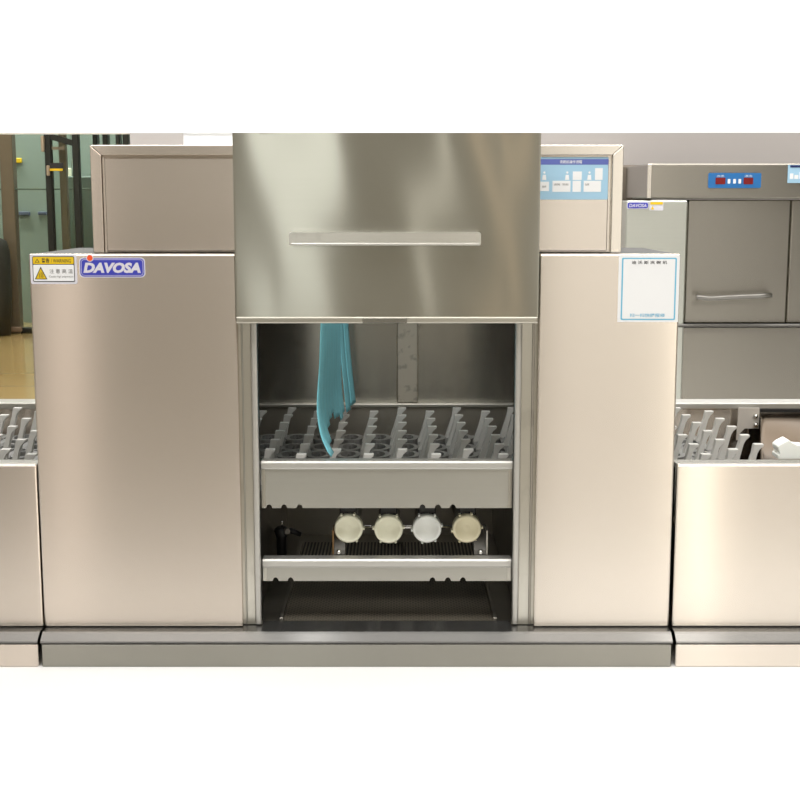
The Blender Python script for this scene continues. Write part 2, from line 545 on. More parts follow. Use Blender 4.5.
# brand badge
a = at(79, 257.5, Y0); b = at(145.5, 277.5, Y0)
bx0, bx1, bz_1, bz_0 = a.x, b.x, a.z, b.z
bd = plate('brand_badge', bx0, bx1, bz_0, bz_1, Y0 - T, T, SILVER, dw, 0.009, 'blue badge with silver lettering and an orange dot')
plate('badge_field', bx0 + .002, bx1 - .002, bz_0 + .002, bz_1 - .002, Y0 - T - .0003, .0003, PURPLE, bd, 0.008)
plate('badge_field', bx0 + .004, bx1 - .004, bz_0 + .004, bz_1 - .004, Y0 - T - .0005, .0002, SILVER, bd, 0.007)
plate('badge_field', bx0 + .005, bx1 - .005, bz_0 + .005, bz_1 - .005, Y0 - T - .0007, .0002, PURPLE, bd, 0.006)
lettering('DAVOSA', at(83.5, 270, Y0).x, at(141, 270, Y0).x, Z(273, Y0), Z(262.5, Y0), Y0 - T - .001, SILVER, bd, bold=0.055, shear=0.2)


def disc(cx, cz, r, Y, th, mat, parent, name, n=24):
    return MB().prism([(cx + r * math.cos(k * 2 * math.pi / n), cz + r * math.sin(k * 2 * math.pi / n)) for k in range(n)], 'y', Y, Y + th).build(name, mat, parent)


c = at(90, 258, Y0)
disc(c.x, c.z, 0.0078, Y0 - T - .0011, .0004, SILVER, bd, 'badge_ring')
disc(c.x, c.z, 0.0062, Y0 - T - .0013, .0004, ORANGE, bd, 'badge_dot')

# service sticker on the right (its square code is left blank)
a = at(619, 255, Y0); b = at(680.5, 322, Y0)
sx0, sx1, sz1, sz0 = a.x, XR1 - 0.002, a.z, b.z
ss = plate('service_sticker', sx0, sx1, sz0, sz1, Y0 - T, T, WHITE, dw, 0.001, 'white service sticker with a light blue border')
W = sx1 - sx0; H = sz1 - sz0
plate('sticker_border', sx0 + W * .05, sx1 - W * .05, sz0 + H * .03, sz1 - H * .04, Y0 - T - .0003, .0003, SKYINK, ss, 0.003)
plate('sticker_field', sx0 + W * .075, sx1 - W * .075, sz0 + H * .05, sz1 - H * .06, Y0 - T - .0006, .0003, WHITE, ss, 0.002)
lettering('迪 沃 斯 洗 碗 机', sx0 + W * .21, sx0 + W * .79, sz0 + H * .865, sz0 + H * .915, Y0 - T - .001, INK, ss, bold=0.01)
lettering('扫一扫快捷报修', sx0 + W * .20, sx0 + W * .78, sz0 + H * .075, sz0 + H * .13, Y0 - T - .001, SKYINK, ss, bold=0.01)

# operating chart on the right upper cabinet
YP = YC + 0.007
a = at(539, 156.5, YP); b = at(611, 199.5, YP)
px0, px1, pz1, pz0 = max(a.x, CRX0 + .001), CRX1 - .001, a.z - .001, b.z
op = plate('instruction_chart', px0, px1, pz0, pz1, YP - T, T, PALEBLUE, cabinet_r, 0, 'pale blue operating chart with white machine drawings')
W = px1 - px0; H = pz1 - pz0
plate('chart_heading', px0, px1, pz0 + H * .82, pz0 + H * .95, YP - T - .0003, .0003, VIOLET, op)
lettering('洗碗机操作流程', px0 + W * .30, px0 + W * .62, pz0 + H * .845, pz0 + H * .925, YP - T - .0006, WHITE, op, bold=0.01)
for (u0, u1, v0, v1) in ((.01, .15, .20, .42), (.20, .46, .18, .44), (.49, .61, .18, .44), (.49, .62, .46, .66), (.65, .90, .18, .44), (.81, .92, .46, .74)):
    plate('chart_drawing', px0 + W * u0, px0 + W * u1, pz0 + H * v0, pz0 + H * v1, YP - T - .0004, .0004, WHITE, op)
for u in (.08, .41, .73):    # little figures standing at the machines
    fg = MB().prism([(px0 + W * (u - .03), pz0 + H * .46), (px0 + W * (u + .03), pz0 + H * .46), (px0 + W * (u + .022), pz0 + H * .58), (px0 + W * (u - .022), pz0 + H * .58)], 'y', YP - T - .0005, YP - T)
    cxx, czz, rr = px0 + W * u, pz0 + H * .635, W * .016
    fg.prism([(cxx + rr * math.cos(k * math.pi / 6), czz + rr * math.sin(k * math.pi / 6)) for k in range(12)], 'y', YP - T - .0005, YP - T)
    fg.build('chart_figure', WHITE, op)
lettering('进碗  洗碗', px0 + W * .22, px0 + W * .43, pz0 + H * .33, pz0 + H * .38, YP - T - .0008, GREYINK, op)
lettering('出碗', px0 + W * .67, px0 + W * .73, pz0 + H * .33, pz0 + H * .38, YP - T - .0008, GREYINK, op)
lettering('备碗', px0 + W * .05, px0 + W * .11, pz0 + H * .28, pz0 + H * .33, YP - T - .0008, GREYINK, op)

# ------------------------------------------------------------ SIDE TABLES
def table(name, label, x0, x1, mf, inner, floor_mat):
    """x0..x1 with the inner end towards the machine"""
    t = thing(name, label, 'table', ((x0 + x1) / 2, 0.45, 0))
    fp = MB().box(x0, x1, Y0, Y0 + 0.02, ZLEDGE, ZLIP, 0.004, 2).build('front_panel', mf, t)
    MB().box(x0 + .003, x1 - .003, Y0 + 0.02, 0.065, ZLIP - 0.012, ZLIP - 0.001).build('table_edge', STEEL_BASE, t)
    MB().box(x0 + .003, x1 - .003, 0.055, 0.065, ZLIP - 0.14, ZLIP - 0.0125).build('tray_side', STEEL_BASE, t)
    xe = x1 - .014 if x0 < -1 else x0 + .004
    MB().box(xe, xe + .01, .021, .838, 0.1, ZLIP - .157).build('gap_blackout', GAP_SHADE, t)  # black panel added so the gap beside the machine stays dark
    zb = Z(401.5, 0.85)
    MB().box(x0, x1, 0.82, 0.90, zb - 0.018, zb, 0.003, 2).build('rear_edge', STEEL_LIP if inner == 'l' else STEEL_RAIL, t)
    MB().box(x0, x1, 0.84, 0.86, ZLEDGE, zb - 0.0185).build('rear_panel', mf, t)
    MB().box(x0 + .003, x1 - .003, 0.066, 0.839, ZLIP - 0.155, ZLIP - 0.142).build('tray_floor', floor_mat, t)
    MB().prism(base_profile(), 'x', x0, x1).build('base_ledge', STEEL_LEDGE, t)
    MB().box(x0, x1, YB, 0.86, 0.0, ZBEV - 0.003, 0.002).build('base_panel', mf, t)
    return t


table('loading_table', 'stainless conveyor table with grey pegs left of the dishwasher', -1.45, X(40, Y0, 550), STEEL_L_DIM, 'r', STEEL_DARK)
ut = table('unloading_table', 'bright stainless conveyor table right of the dishwasher with bolted rear bracket', X(674.2, Y0, 550), 1.45, STEEL_R_LIT, 'l', STEEL_WARM_TINT)

# bracket with two bolts at the end of the belt, on the right table
yb_ = 0.80
bk = MB().prism([(X(739, yb_), Z(408, yb_)), (X(760, yb_), Z(408, yb_)), (X(760, yb_), Z(428.5, yb_)), (X(746, yb_), Z(428.5, yb_)), (X(741.5, yb_), Z(433, yb_)), (X(741, yb_), Z(440, yb_)), (X(738, yb_), Z(440, yb_))], 'y', yb_, yb_ + .006).build('bearing_bracket', PALE_BRACKET, ut)
MB().box(X(750, yb_), X(753, yb_), yb_ + .001, yb_ + .012, Z(440, yb_), Z(428, yb_)).build('bracket_pin', CHROME, bk)
for py in (416, 424.5):
    c = at(755.5, py, yb_)
    MB().tube([(c.x, yb_, c.z), (c.x, yb_ - .004, c.z), (c.x, yb_ - .008, c.z), (c.x, yb_ - .010, c.z)], [0.0075, 0.0072, 0.0045, 0.001], 14).build('bolt', CHROME, bk)
# bright sloping chute sheet beyond the end of the belt, dark slot under the rear edge
def chute_pt(u, v):
    xl = X(760.5, .815, 412) + (X(764, .10, 455) - X(760.5, .815, 412)) * (1 - v)
    y = .10 + .715 * v
    z = ZLIP - .128 + .108 * v + .022 * math.sin(v * 7 + u * 5) * math.sin(u * 6 + 1) * v * (1 - v) * 2
    return (xl + (1.44 - xl) * u, y, z)


chute = MB().grid(30, 24, chute_pt).build('end_chute', STEEL_WARM_TINT, ut)
md = chute.modifiers.new('thickness', 'SOLIDIFY'); md.thickness = .004; md.offset = -1
MB().box(X(761, .81), 1.44, .812, .819, Z(412.3, .81), Z(409.6, .81)).build('slot_shade', GAP_SHADE, ut)  # black strip painted in as shade under the rear edge
# cream block shaped as a bright reflection in the end sheet
yg = 0.10
gp = [(778, 447), (781, 444), (789, 440), (794, 444), (798, 446.5), (806, 446), (806, 459.5), (778.5, 459.5), (778, 455), (782, 455), (779, 451)]
MB().prism([(at(p[0], p[1], yg).x, at(p[0], p[1], yg).z) for p in gp], 'y', yg, yg + 0.05, 0.002).build('reflection_block', WHITEP, ut)

# ------------------------------------------------------------ CONVEYOR BELT
ZPEG = Z(454, 0.10)               # tops of the pegs
PH = 0.085
belt = thing('conveyor_belt', 'grey plastic conveyor belt with rows of upright pegs running through the dishwasher', 'conveyor belt', (0, 0.45, ZPEG - PH - 0.03))
# one peg: leaning blade with a flared, hooked top
def peg_mesh():
    mb = MB()
    h = PH; l = 0.024
    pts = [(-.008, 0), (.009, 0), (.0065 + l * .35, h * .35), (.005 + l * .75, h * .75), (.006 + l * .88, h * .87), (.013 + l, h * .945), (.0135 + l, h), (-.009 + l, h), (-.0085 + l * .95, h * .94), (-.0062 + l * .75, h * .75), (-.007 + l * .35, h * .35)]
    mb.prism(pts, 'y', -0.009, 0.009, 0.0012)
    bmesh.ops.recalc_face_normals(mb.bm, faces=mb.bm.faces[:])
    me = bpy.data.meshes.new('peg'); mb.bm.to_mesh(me); mb.bm.free(); me.materials.append(PEG)
    return me


pm = peg_mesh()
PX = 0.0765
Xc0 = X(502, 0.11, 455) - 0.023   # a column measured in the opening
cells = []
for i in range(-18, 11):
    for k in range(6):
        y = 0.105 + 0.122 * k + (0.058 if i % 2 else 0.0)
        x = Xc0 + i * PX
        cells.append((x, y, i, k))
zb = ZPEG - PH
npeg = 0
for (x, y, i, k) in cells:
    if y > 0.79: continue
    D = y - CAMY
    px = 400 + (x + .02) / D * F
    inside = (-48 < px < 62) or (240 < px < 530) or (652 < px < 774)
    if not inside: continue
    if 664 < px and x > X(762, .11, 455): continue
    o = bpy.data.objects.new('peg', pm)
    COL.objects.link(o)
    o.parent = belt
    o.location = Vector((x, y, zb)) - ROOT[belt]
    npeg += 1
print('pegs', npeg)
# flat oval links of the belt between the pegs, with the cross rods
lk = MB()
xe0, xe1 = -1.2, X(762, 0.45, 430) - 0.06
for i in range(-18, 9):
    for k in range(6):
        x = Xc0 + i * PX + PX * .5; y = 0.15 + 0.122 * k
        if x < xe0 or x > xe1 or y > .80: continue
        D = y - CAMY; px = 400 + x / D * F
        if not (-70 < px < 75 or 235 < px < 530 or 650 < px < 780): continue
        # ring: outer and inner oval
        n = 14; ra, rb_, w = PX * .44, 0.050, 0.013
        up = 0.004 if k % 2 else 0.0
        o1 = [lk.bm.verts.new((x + ra * math.cos(t * 2 * math.pi / n), y + rb_ * math.sin(t * 2 * math.pi / n), zb + up)) for t in range(n)]
        i1 = [lk.bm.verts.new((x + (ra - w) * math.cos(t * 2 * math.pi / n), y + (rb_ - w) * math.sin(t * 2 * math.pi / n), zb + up)) for t in range(n)]
        o2 = [lk.bm.verts.new((v.co.x, v.co.y, zb - 0.018)) for v in o1]
        i2 = [lk.bm.verts.new((v.co.x, v.co.y, zb - 0.018)) for v in i1]
        for t in range(n):
            u = (t + 1) % n
            lk.bm.faces.new([o1[t], o1[u], i1[u], i1[t]])
            lk.bm.faces.new([o1[t], o2[t], o2[u], o1[u]])
            lk.bm.faces.new([i1[t], i1[u], i2[u], i2[t]])
for i in range(-18, 9):
    x = Xc0 + i * PX
    if x < xe0 or x > xe1: continue
    lk.box(x - .008, x + .012, 0.08, 0.80, zb - 0.02, zb + 0.001)
lo = lk.build('belt_links', LINK, belt)
rods = MB()
for i in range(-18, 9):
    x = Xc0 + i * PX + PX * .5
    if x < xe0 or x > xe1: continue
    rods.tube([(x, .075, zb - .006), (x, .81, zb - .006)], 0.003, 6)
rods.build('belt_rods', CHROME, belt)['kind'] = 'stuff'

# ------------------------------------------------------------ BLUE SPLASH CURTAIN
prof = [(300, 322), (323, 321), (345, 320.3), (365, 319.6), (385, 318.2), (400, 317.3), (412, 317.3), (425, 318.8), (437, 321.5), (448, 326.0), (455, 330.0), (460, 334.5)]
YF = 0.085
pz = [at(p[1], p[0], YF).z for p in prof]; pxs = [at(p[1], p[0], YF).x for p in prof]
cu = thing('splash_curtain', 'blue rubber strip curtain hanging from the top of the wash opening', 'curtain', (pxs[1], 0.4, ZPEG))


def cx_at(z):
    if z >= pz[0]: return pxs[0]
    for a_, b_, xa_, xb_ in zip(pz, pz[1:], pxs, pxs[1:]):
        if b_ <= z <= a_:
            return xa_ + (xb_ - xa_) * (a_ - z) / (a_ - b_)
    return pxs[-1]


ztop_c = Z(250, 0.085)
strips = [(.080 + .056 * k, .080 + .056 * k + .0555, [0, .012, .04, .05, .055, .035, .03, .012, .02][k]) for k in range(9)]
strips += [(.600, .650, .012), (.652, .715, .022)]
for si, (ya, yb2, lift) in enumerate(strips):
    zbot = ZPEG + lift + (-.003 if si == 0 else .002)
    rear = si >= 9

    def sp(u, v, ya=ya, yb2=yb2, zbot=zbot, si=si, rear=rear):
        z = ztop_c + (zbot - ztop_c) * v
        y = ya + (yb2 - ya) * u
        t_ = min(1.0, (y - .08) / .5)
        base = pxs[1]
        if rear:
            x = base + .008 + .026 * v * v + .02 * (y - .6) / .115
        else:
            x = base + (cx_at(z) - base) * (1.0 - .75 * t_) + .009 * t_ + .017 * v * t_ + .0012 * u * v
        return (x, y, z)
    o = MB().grid(4, 36, sp).build('curtain_strip', BLUE, cu)
    md = o.modifiers.new('thickness', 'SOLIDIFY'); md.thickness = 0.0018; md.offset = 0
MB().tube([(pxs[1] + .01, .05, ztop_c), (pxs[1] + .01, .84, ztop_c)], 0.008, 10).build('hanging_rod', STEEL_RAIL, cu)

# ------------------------------------------------------------ WASH PIPES
YW = 0.085
zw = Z(528, YW)
wp = thing('wash_pipe_rack', 'row of four wash pipes with cream round end caps under the conveyor', 'wash pipes', (X(408, YW, 528), 0.4, ZLEDGE))
caps = [(348.5, 528, CREAM, None), (388.5, 528.5, CREAM, None), (427, 528, WHITEP, 'white end cap, the only one not cream'), (467, 528, CREAM_D, 'tan end cap')]
for px, py, m, lb in caps:
    c = at(px, py + 1.3, YW); R = 0.0328
    pipe = MB().tube([(c.x, YW + .02, c.z), (c.x, 0.72, c.z)], 0.025, 20).build('wash_pipe', STEEL_DARK, wp)
    cap = MB()
    n = 48
    prof_c = [(0.0, 0.009), (0.008, 0.0095), (0.010, 0.0085), (0.0235, 0.008), (0.0262, 0.0005), (0.030, 0.0), (0.0322, 0.002), (0.0328, 0.006), (0.0328, 0.03), (0.027, 0.032)]
    rings = []
    for (r, yo) in prof_c[1:]:
        rings.append([cap.bm.verts.new((c.x + r * math.cos(t * 2 * math.pi / n), YW + yo, c.z + r * math.sin(t * 2 * math.pi / n))) for t in range(n)])
    ctr = cap.bm.verts.new((c.x, YW + prof_c[0][1], c.z))
    for t in range(n):
        cap.bm.faces.new([ctr, rings[0][(t + 1) % n], rings[0][t]])
    for a_, b_ in zip(rings, rings[1:]):
        for t in range(n):
            f = cap.bm.faces.new([a_[t], a_[(t + 1) % n], b_[(t + 1) % n], b_[t]]); f.smooth = True
    for k in range(6):
        an = math.radians(-60 + 60 * k + random.uniform(-8, 8) + 5)
        ux, uz = math.cos(an), math.sin(an)
        p0 = (c.x + ux * R * .97, c.z + uz * R * .97); p1 = (c.x + ux * R * 1.12, c.z + uz * R * 1.12)
        nx_, nz_ = -uz * .0022, ux * .0022
        cap.prism([(p0[0] - nx_, p0[1] - nz_), (p1[0] - nx_, p1[1] - nz_), (p1[0] + nx_, p1[1] + nz_), (p0[0] + nx_, p0[1] + nz_)], 'y', YW + .004, YW + .026)
    co = cap.build('end_cap', m, pipe)
    if lb: co['label'] = lb
xr0, xr1 = X(335, .12, 527), X(480, .12, 527)
MB().tube([(xr0, .125, Z(527, .125)), (xr1, .125, Z(527, .125))], 0.0045, 10).build('connecting_rod', CHROME, wp)
for s, (pxa, pxb) in enumerate(((333, 345), (474, 487))):
    x0, x1 = X(pxa, .072, 545), X(pxb, .072, 545)
    zt, zm = Z(527, .10), Z(556.5, .066)
    br = MB()
    yA, yB_ = 0.10, 0.066
    lean = 0.008 if s == 0 else -0.006
    br.prism([(yA + .02, zt), (yA + .02 + .004, zt), (yB_ + .010, zm + .012), (yB_ + .004, zm + .001), (yB_ - .004, zm), (yB_ - .004, zm + .0035), (yB_ + .001, zm + .005), (yB_ + .005, zm + .014)], 'x', x0, x1)
    bo = br.build('support_bracket', DULL, wp)
    MB().box(x0 - .001 if s == 0 else x1 - .002, x0 + .002 if s == 0 else x1 + .001, yB_, yA + .02, zm + .004, zt).build('bracket_flange', STEEL_RAIL if s else RUST, bo)
    cxm = (x0 + x1) / 2
    MB().tube([(cxm, yB_ + .002, zm + .012), (cxm, yB_ - .004, zm + .010), (cxm, yB_ - .006, zm + .0098)], [.0055, .0052, .003], 8).build('bolt', CHROME, bo)
for px in (348.5, 388.5, 427, 467):   # clips at the top of the pipes
    c = at(px, 509, .12)
    MB().box(c.x - .02, c.x + .02, .105, .135, zw + .024, zw + .05, .003).build('pipe_clip', BLACK, wp)

# ------------------------------------------------------------ STRAINERS
def dots(name, col, dark, sx, sy, r):
    m, t, b = nt(name)
    N, L = t.nodes, t.links
    tc = N.new('ShaderNodeTexCoord')
    mp = N.new('ShaderNodeMapping')
    mp.inputs['Scale'].default_value = (sx, sy, 1)
    mp.inputs['Rotation'].default_value = (0, 0, math.radians(45) if name == 'perforated' else 0)
    L.new(tc.outputs['Object'], mp.inputs['Vector'])
    fr = N.new('ShaderNodeVectorMath'); fr.operation = 'FRACTION'
    L.new(mp.outputs[0], fr.inputs[0])
    sep = N.new('ShaderNodeSeparateXYZ'); L.new(fr.outputs[0], sep.inputs[0])
    comb = N.new('ShaderNodeCombineXYZ'); L.new(sep.outputs[0], comb.inputs[0])
    if name == 'perforated':
        L.new(sep.outputs[1], comb.inputs[1])
    else:
        comb.inputs[1].default_value = 0.5
    dist = N.new('ShaderNodeVectorMath'); dist.operation = 'DISTANCE'
    dist.inputs[1].default_value = (.5, .5, 0)
    L.new(comb.outputs[0], dist.inputs[0])
    gt = N.new('ShaderNodeMath'); gt.operation = 'GREATER_THAN'; gt.inputs[1].default_value = r
    L.new(dist.outputs['Value'], gt.inputs[0])
    mx = N.new('ShaderNodeMix'); mx.data_type = 'RGBA'
    mx.inputs['A'].default_value = dark; mx.inputs['B'].default_value = col
    L.new(gt.outputs[0], mx.inputs['Factor'])
    L.new(mx.outputs['Result'], b.inputs['Base Color'])
    b.inputs['Metallic'].default_value = 0.15
    b.inputs['Roughness'].default_value = 0.42
    bp = N.new('ShaderNodeBump'); bp.inputs['Strength'].default_value = 0.6; bp.inputs['Distance'].default_value = .002
    L.new(gt.outputs[0], bp.inputs['Height']); L.new(bp.outputs[0], b.inputs['Normal'])
    return m


PERF = dots('perforated', (0.17, 0.15, 0.115, 1), (0.006, 0.006, 0.005, 1), 110, 110, 0.33)
SLOT = dots('slotted', (0.36, 0.33, 0.27, 1), (0.006, 0.006, 0.005, 1), 110, 1, 0.26)


def on_level(px, py, z):
    d = _fw * F + Vector((1, 0, 0)) * (px - 400.0) + _up * (400.0 - py)
    return CAM + d * ((z - CAMZ) / d.z)


zs = ZLEDGE - 0.003
pa, pb = on_level(282, 623, zs), on_level(494, 623, zs)
st = thing('strainer_basket', 'dark perforated metal strainer plate at the bottom of the wash opening', 'strainer', ((pa.x + pb.x) / 2, .3, ZLEDGE - .012))
MB().box(pa.x, pb.x, 0.052, 0.46, zs - .004, zs).build('perforated_plate', PERF, st)
for x in (pa.x - .006, pb.x + .001):
    MB().box(x - .002, x + .007, 0.052, 0.46, ZLEDGE - .012, zs + .006, .001).build('plate_edge', STEEL_DARK, st)
MB().box(pa.x, pb.x, .457, .463, ZLEDGE - .012, zs + .002).build('plate_edge', STEEL_DARK, st)
sg = thing('slotted_strainer', 'dark slotted metal strainer lying behind the wash pipes', 'strainer', ((pa.x + pb.x) / 2, .65, ZLEDGE - .012))
qa = on_level(301, 553, zs + .02)
MB().box(qa.x, pb.x - .01, 0.464, 0.66, zs + .012, zs + .02).build('slotted_plate', SLOT, sg)
MB().box(qa.x - .012, qa.x - .001, 0.464, 0.66, ZLEDGE - .012, zs + .026, .001).build('plate_edge', STEEL_DARK, sg)
MB().box(pb.x - .009, pb.x + .002, 0.464, 0.66, ZLEDGE - .012, zs + .026, .001).build('plate_edge', STEEL_DARK, sg)
MB().tube([(X(404, .55), .52, zs + .0235), (X(404, .55), .64, zs + .0235), (X(378, .55), .64, zs + .0235)], .003, 6).build('lift_handle', STEEL_DARK, sg)

# ------------------------------------------------------------ DRAIN VALVE
vx, vy = X(283, .46, 535), .46
vz = Z(534, vy)
dv = thing('drain_valve', 'small black valve with a lever in the left rear of the wash tank', 'valve', (vx, vy, ZLEDGE - .012))
MB().tube([(vx - .004, vy, ZLEDGE - .012), (vx - .004, vy, vz - .01), (vx - .004, vy, vz + .012), (vx - .004, vy, vz + .02)], [.012, .013, .02, .010], 14).build('valve_body', BLACK, dv)
MB().tube([(vx, vy - .006, vz + .008), (vx + .022, vy - .012, vz + .012), (vx + .048, vy - .014, vz + .002)], [.006, .008, .006], 10).build('valve_lever', BLACK, dv)
MB().tube([(vx + .010, vy - .012, vz + .012), (vx + .014, vy - .022, vz + .012)], [.009, .008], 6).build('valve_nut', STEEL_DARK, dv)
MB().tube([(vx - .002, vy, vz + .018), (vx - .002, vy, vz + .034)], .0025, 6).build('valve_stem', CHROME, dv)

# ------------------------------------------------------------ BACKGROUND DISHWASHER
YM = 2.75


def XB(px, Y):
    return X(px, Y, 200)



bg = thing('hood_dishwasher', 'smaller stainless dishwasher with blue control panel standing by the far wall', 'dishwasher', (XB(730, YM), YM + .3, 0))
xr = XB(900, YM)
z_bot = 0.0
mb = MB(); mb.box(XB(676, YM), xr, YM, YM + .5, z_bot, Z(327, YM), .004)
mb.build('lower_body', STEEL_FAR, bg)
hood = MB(); hood.box(XB(687, YM), XB(790, YM), YM - .02, YM + .48, Z(323, YM), Z(199.5, YM), .006)
hood = hood.build('hood_door', STEEL_FAR, bg)
hn = MB(); YHh = YM - .065
hn.tube([at(697, 297, YHh), at(710, 298.5, YHh), at(735, 297, YHh), at(760, 296, YHh), at(772, 295, YHh)], .0095, 10)
hn.tube([at(699, 297, YHh), at(699, 297, YM - .015)], .007, 8)
hn.tube([at(770, 295, YHh), at(770, 295, YM - .015)], .007, 8)
hn.build('door_handle', FARHANDLE, hood)
MB().box(XB(790.6, YM), xr, YM - .02, YM + .48, Z(323, YM), Z(199.5, YM), .006).build('side_hood', STEEL_FAR, bg)
top = MB().box(XB(647, YM - .03), xr, YM - .035, YM + .5, Z(198.5, YM - .03), Z(163.5, YM - .03), .006).build('top_cover', STEEL_FAR, bg)
MB().box(XB(646.5, YM - .035), XB(651, YM - .035), YM - .040, YM - .034, Z(198, YM - .035), Z(164, YM - .035), .002).build('cover_edge', STEEL_EDGE, top)
MB().box(XB(677, YM), xr, YM - .05, YM - .001, Z(327, YM - .03), Z(323.8, YM - .03), .005).build('sill_strip', DULL, bg)
MB().box(XB(625, YM), XB(686.2, YM), YM - .04, YM + .4, z_bot, Z(200.5, YM - .03), .006).build('end_box', STEEL_FAR_PALE, bg)
YQ = YM - .035
cp = plate('control_panel', XB(707.5, YQ), XB(760, YQ), Z(188, YQ), Z(173, YQ), YQ - .004, .004, PANELBLUE, top, .006, 'blue control panel with two red displays')
for (a_, b_) in ((714.5, 724.3), (742.5, 752)):
    plate('display', XB(a_, YQ), XB(b_, YQ), Z(184.3, YQ), Z(177.7, YQ), YQ - .006, .003, DISPLAY, cp, .003)
for a_ in (728, 733.5, 738.7):
    plate('button', XB(a_ - 1.3, YQ), XB(a_ + 1.3, YQ), Z(183.6, YQ), Z(179, YQ), YQ - .006, .003, WHITE, cp, .003)
lettering('洗涤', XB(715.5, YQ), XB(723, YQ), Z(177, YQ), Z(175, YQ), YQ - .0045, WHITE, cp)
lettering('漂洗', XB(743.5, YQ), XB(751, YQ), Z(177, YQ), Z(175, YQ), YQ - .0045, WHITE, cp)
ic = plate('instruction_chart', XB(786.5, YQ), XB(815, YQ), Z(183, YQ), Z(164.8, YQ), YQ - .003, .003, PALEBLUE, top)
plate('chart_heading', XB(788.5, YQ), XB(815, YQ), Z(167.5, YQ), Z(165.2, YQ), YQ - .0045, .0015, NAVY, ic)
for (a_, b_, c_, d_) in ((788.5, 792, 179, 173.5), (793, 797, 179, 175), (798, 803, 179, 172)):
    plate('chart_drawing', XB(a_, YQ), XB(b_, YQ), Z(c_, YQ), Z(d_, YQ), YQ - .0045, .0015, WHITE, ic)
YE = YM - .04
bb = plate('brand_badge', XB(627, YE), XB(648.5, YE), Z(209, YE), Z(201.8, YE), YE - .003, .003, SILVER, bg, .008)
plate('badge_field', XB(627.6, YE), XB(648, YE), Z(208.3, YE), Z(202.6, YE), YE - .0042, .001, PURPLE, bb, .007)
lettering('DAVOSA', XB(629, YE), XB(646.5, YE), Z(207.3, YE), Z(203.8, YE), YE - .0055, SILVER, bb, bold=.02, shear=.2)
wb = plate('warning_sticker', XB(649.5, YE), XB(663.5, YE), Z(210.5, YE), Z(201.3, YE), YE - .003, .003, SILVER, bg, .004)
plate('sticker_field', XB(650.3, YE), XB(662.8, YE), Z(204.6, YE), Z(202, YE), YE - .0042, .001, YELLOW, wb)
tri(XB(652.5, YE), Z(209.5, YE), .015, .015, YE - .0042, YELLOW, wb, 'triangle')
# machine standing further back, left of it
rc = MB(); rc.box(XB(619, 3.3), XB(652, 3.3), 3.3, 3.55, 0, Z(165, 3.3), .01)
tag(rc.build('tall_cabinet', plain('cabinet_brown', rgb(104, 94, 82), .5), None), 'dull brown tall cabinet behind the left end of the smaller dishwasher', 'cabinet')

# ------------------------------------------------------------ ROOM
YW_ = 3.6
ZH = Z(133, YW_)
WALL = plain('wall_grey_paint', rgb(176, 170, 166), 0.85, var=0.03, scale=2, spec=.2)
WHITEW = plain('white_paint', (0.93, 0.93, 0.93, 1), 0.9, var=0.004, scale=2, spec=.1)
FLOORW = plain('white_floor', (0.93, 0.93, 0.93, 1), 0.6, var=0.004, scale=2, spec=.2)


def tile_floor(name, col, grout, scale, rough):
    m, t, b = nt(name)
    N, L = t.nodes, t.links
    tc = N.new('ShaderNodeTexCoord')
    bk_ = N.new('ShaderNodeTexBrick')
    bk_.offset = 0
    bk_.inputs['Scale'].default_value = scale
    bk_.inputs['Mortar Size'].default_value = .006
    bk_.inputs['Brick Width'].default_value = .5; bk_.inputs['Row Height'].default_value = .5
    bk_.inputs['Color1'].default_value = col
    bk_.inputs['Color2'].default_value = tuple(c * .94 for c in col[:3]) + (1,)
    bk_.inputs['Mortar'].default_value = grout
    L.new(tc.outputs['Object'], bk_.inputs['Vector'])
    L.new(bk_.outputs['Color'], b.inputs['Base Color'])
    b.inputs['Roughness'].default_value = rough
    return m


TILE = tile_floor('hall_tiles', (0.34, 0.31, 0.265, 1), (.22, .20, .17, 1), .8, .15)
TILE2 = tile_floor('corridor_tiles', rgb(186, 160, 108), rgb(160, 138, 96), .8, .12)
YSF = 7.4                         # shop front at the far end of the hall
struct('floor', MB().box(-4.5, 4.5, -0.75, YW_, -.02, 0), FLOORW)
struct('floor', MB().box(-4.5, 4.5, -4.6, -0.751, -.02, 0), TILE)
struct('floor', MB().box(-4.5, 4.5, YW_ + .001, YSF + .1, -.02, 0), TILE2)
struct('ceiling', MB().box(-4.5, 4.5, -4.6, YSF + .12, 3.3, 3.32), WHITEW)
# near back wall: grey paint, a white bay beside the pillar, white bulkhead along the top
xs1 = X(130, YW_, 140)
xw0, xw1 = X(183, YW_, 140), X(232, YW_, 140)
struct('wall_back', MB().box(xs1, xw0, YW_, YW_ + .1, 0, ZH).box(xw1 + .05, 4.5, YW_, YW_ + .1, 0, ZH), WALL)
struct('trim', MB().box(xw0, xw1 + .05, YW_ + .01, YW_ + .1, 0, ZH), WHITEW).name = 'trim_2'
struct('trim_1', MB().box(-4.5, 4.5, YW_ - .001, YW_ + .12, ZH, 3.3), WHITEW)

# shop front: posts, rails, panes of greenish glass
m, t, b = nt('green_glass')
b.inputs['Base Color'].default_value = (0.93, 0.975, 0.945, 1)
b.inputs['Transmission Weight'].default_value = 1.0
b.inputs['Roughness'].default_value = 0.02
b.inputs['IOR'].default_value = 1.08
GLASS = m
POST_D = plain('post_dark', rgb(40, 42, 38), .4, .3)
POST_B = plain('post_bronze', rgb(112, 102, 84), .4, .1)
xe_ = X(160, YSF, 200)
wd = MB().box(-4.5, xe_, YSF + .045, YSF + .051, 0, 3.3)
win = struct('window_1', wd, GLASS)


def post(px0, px1, pyt, mat, th=.06):
    """upright post, measured half way down its visible length"""
    x0, x1 = X(px0, YSF, pyt), X(px1, YSF, pyt)
    return MB().box(x0, x1, YSF - th, YSF + .04, 0, 3.29, .006).build('window_frame', mat, win)


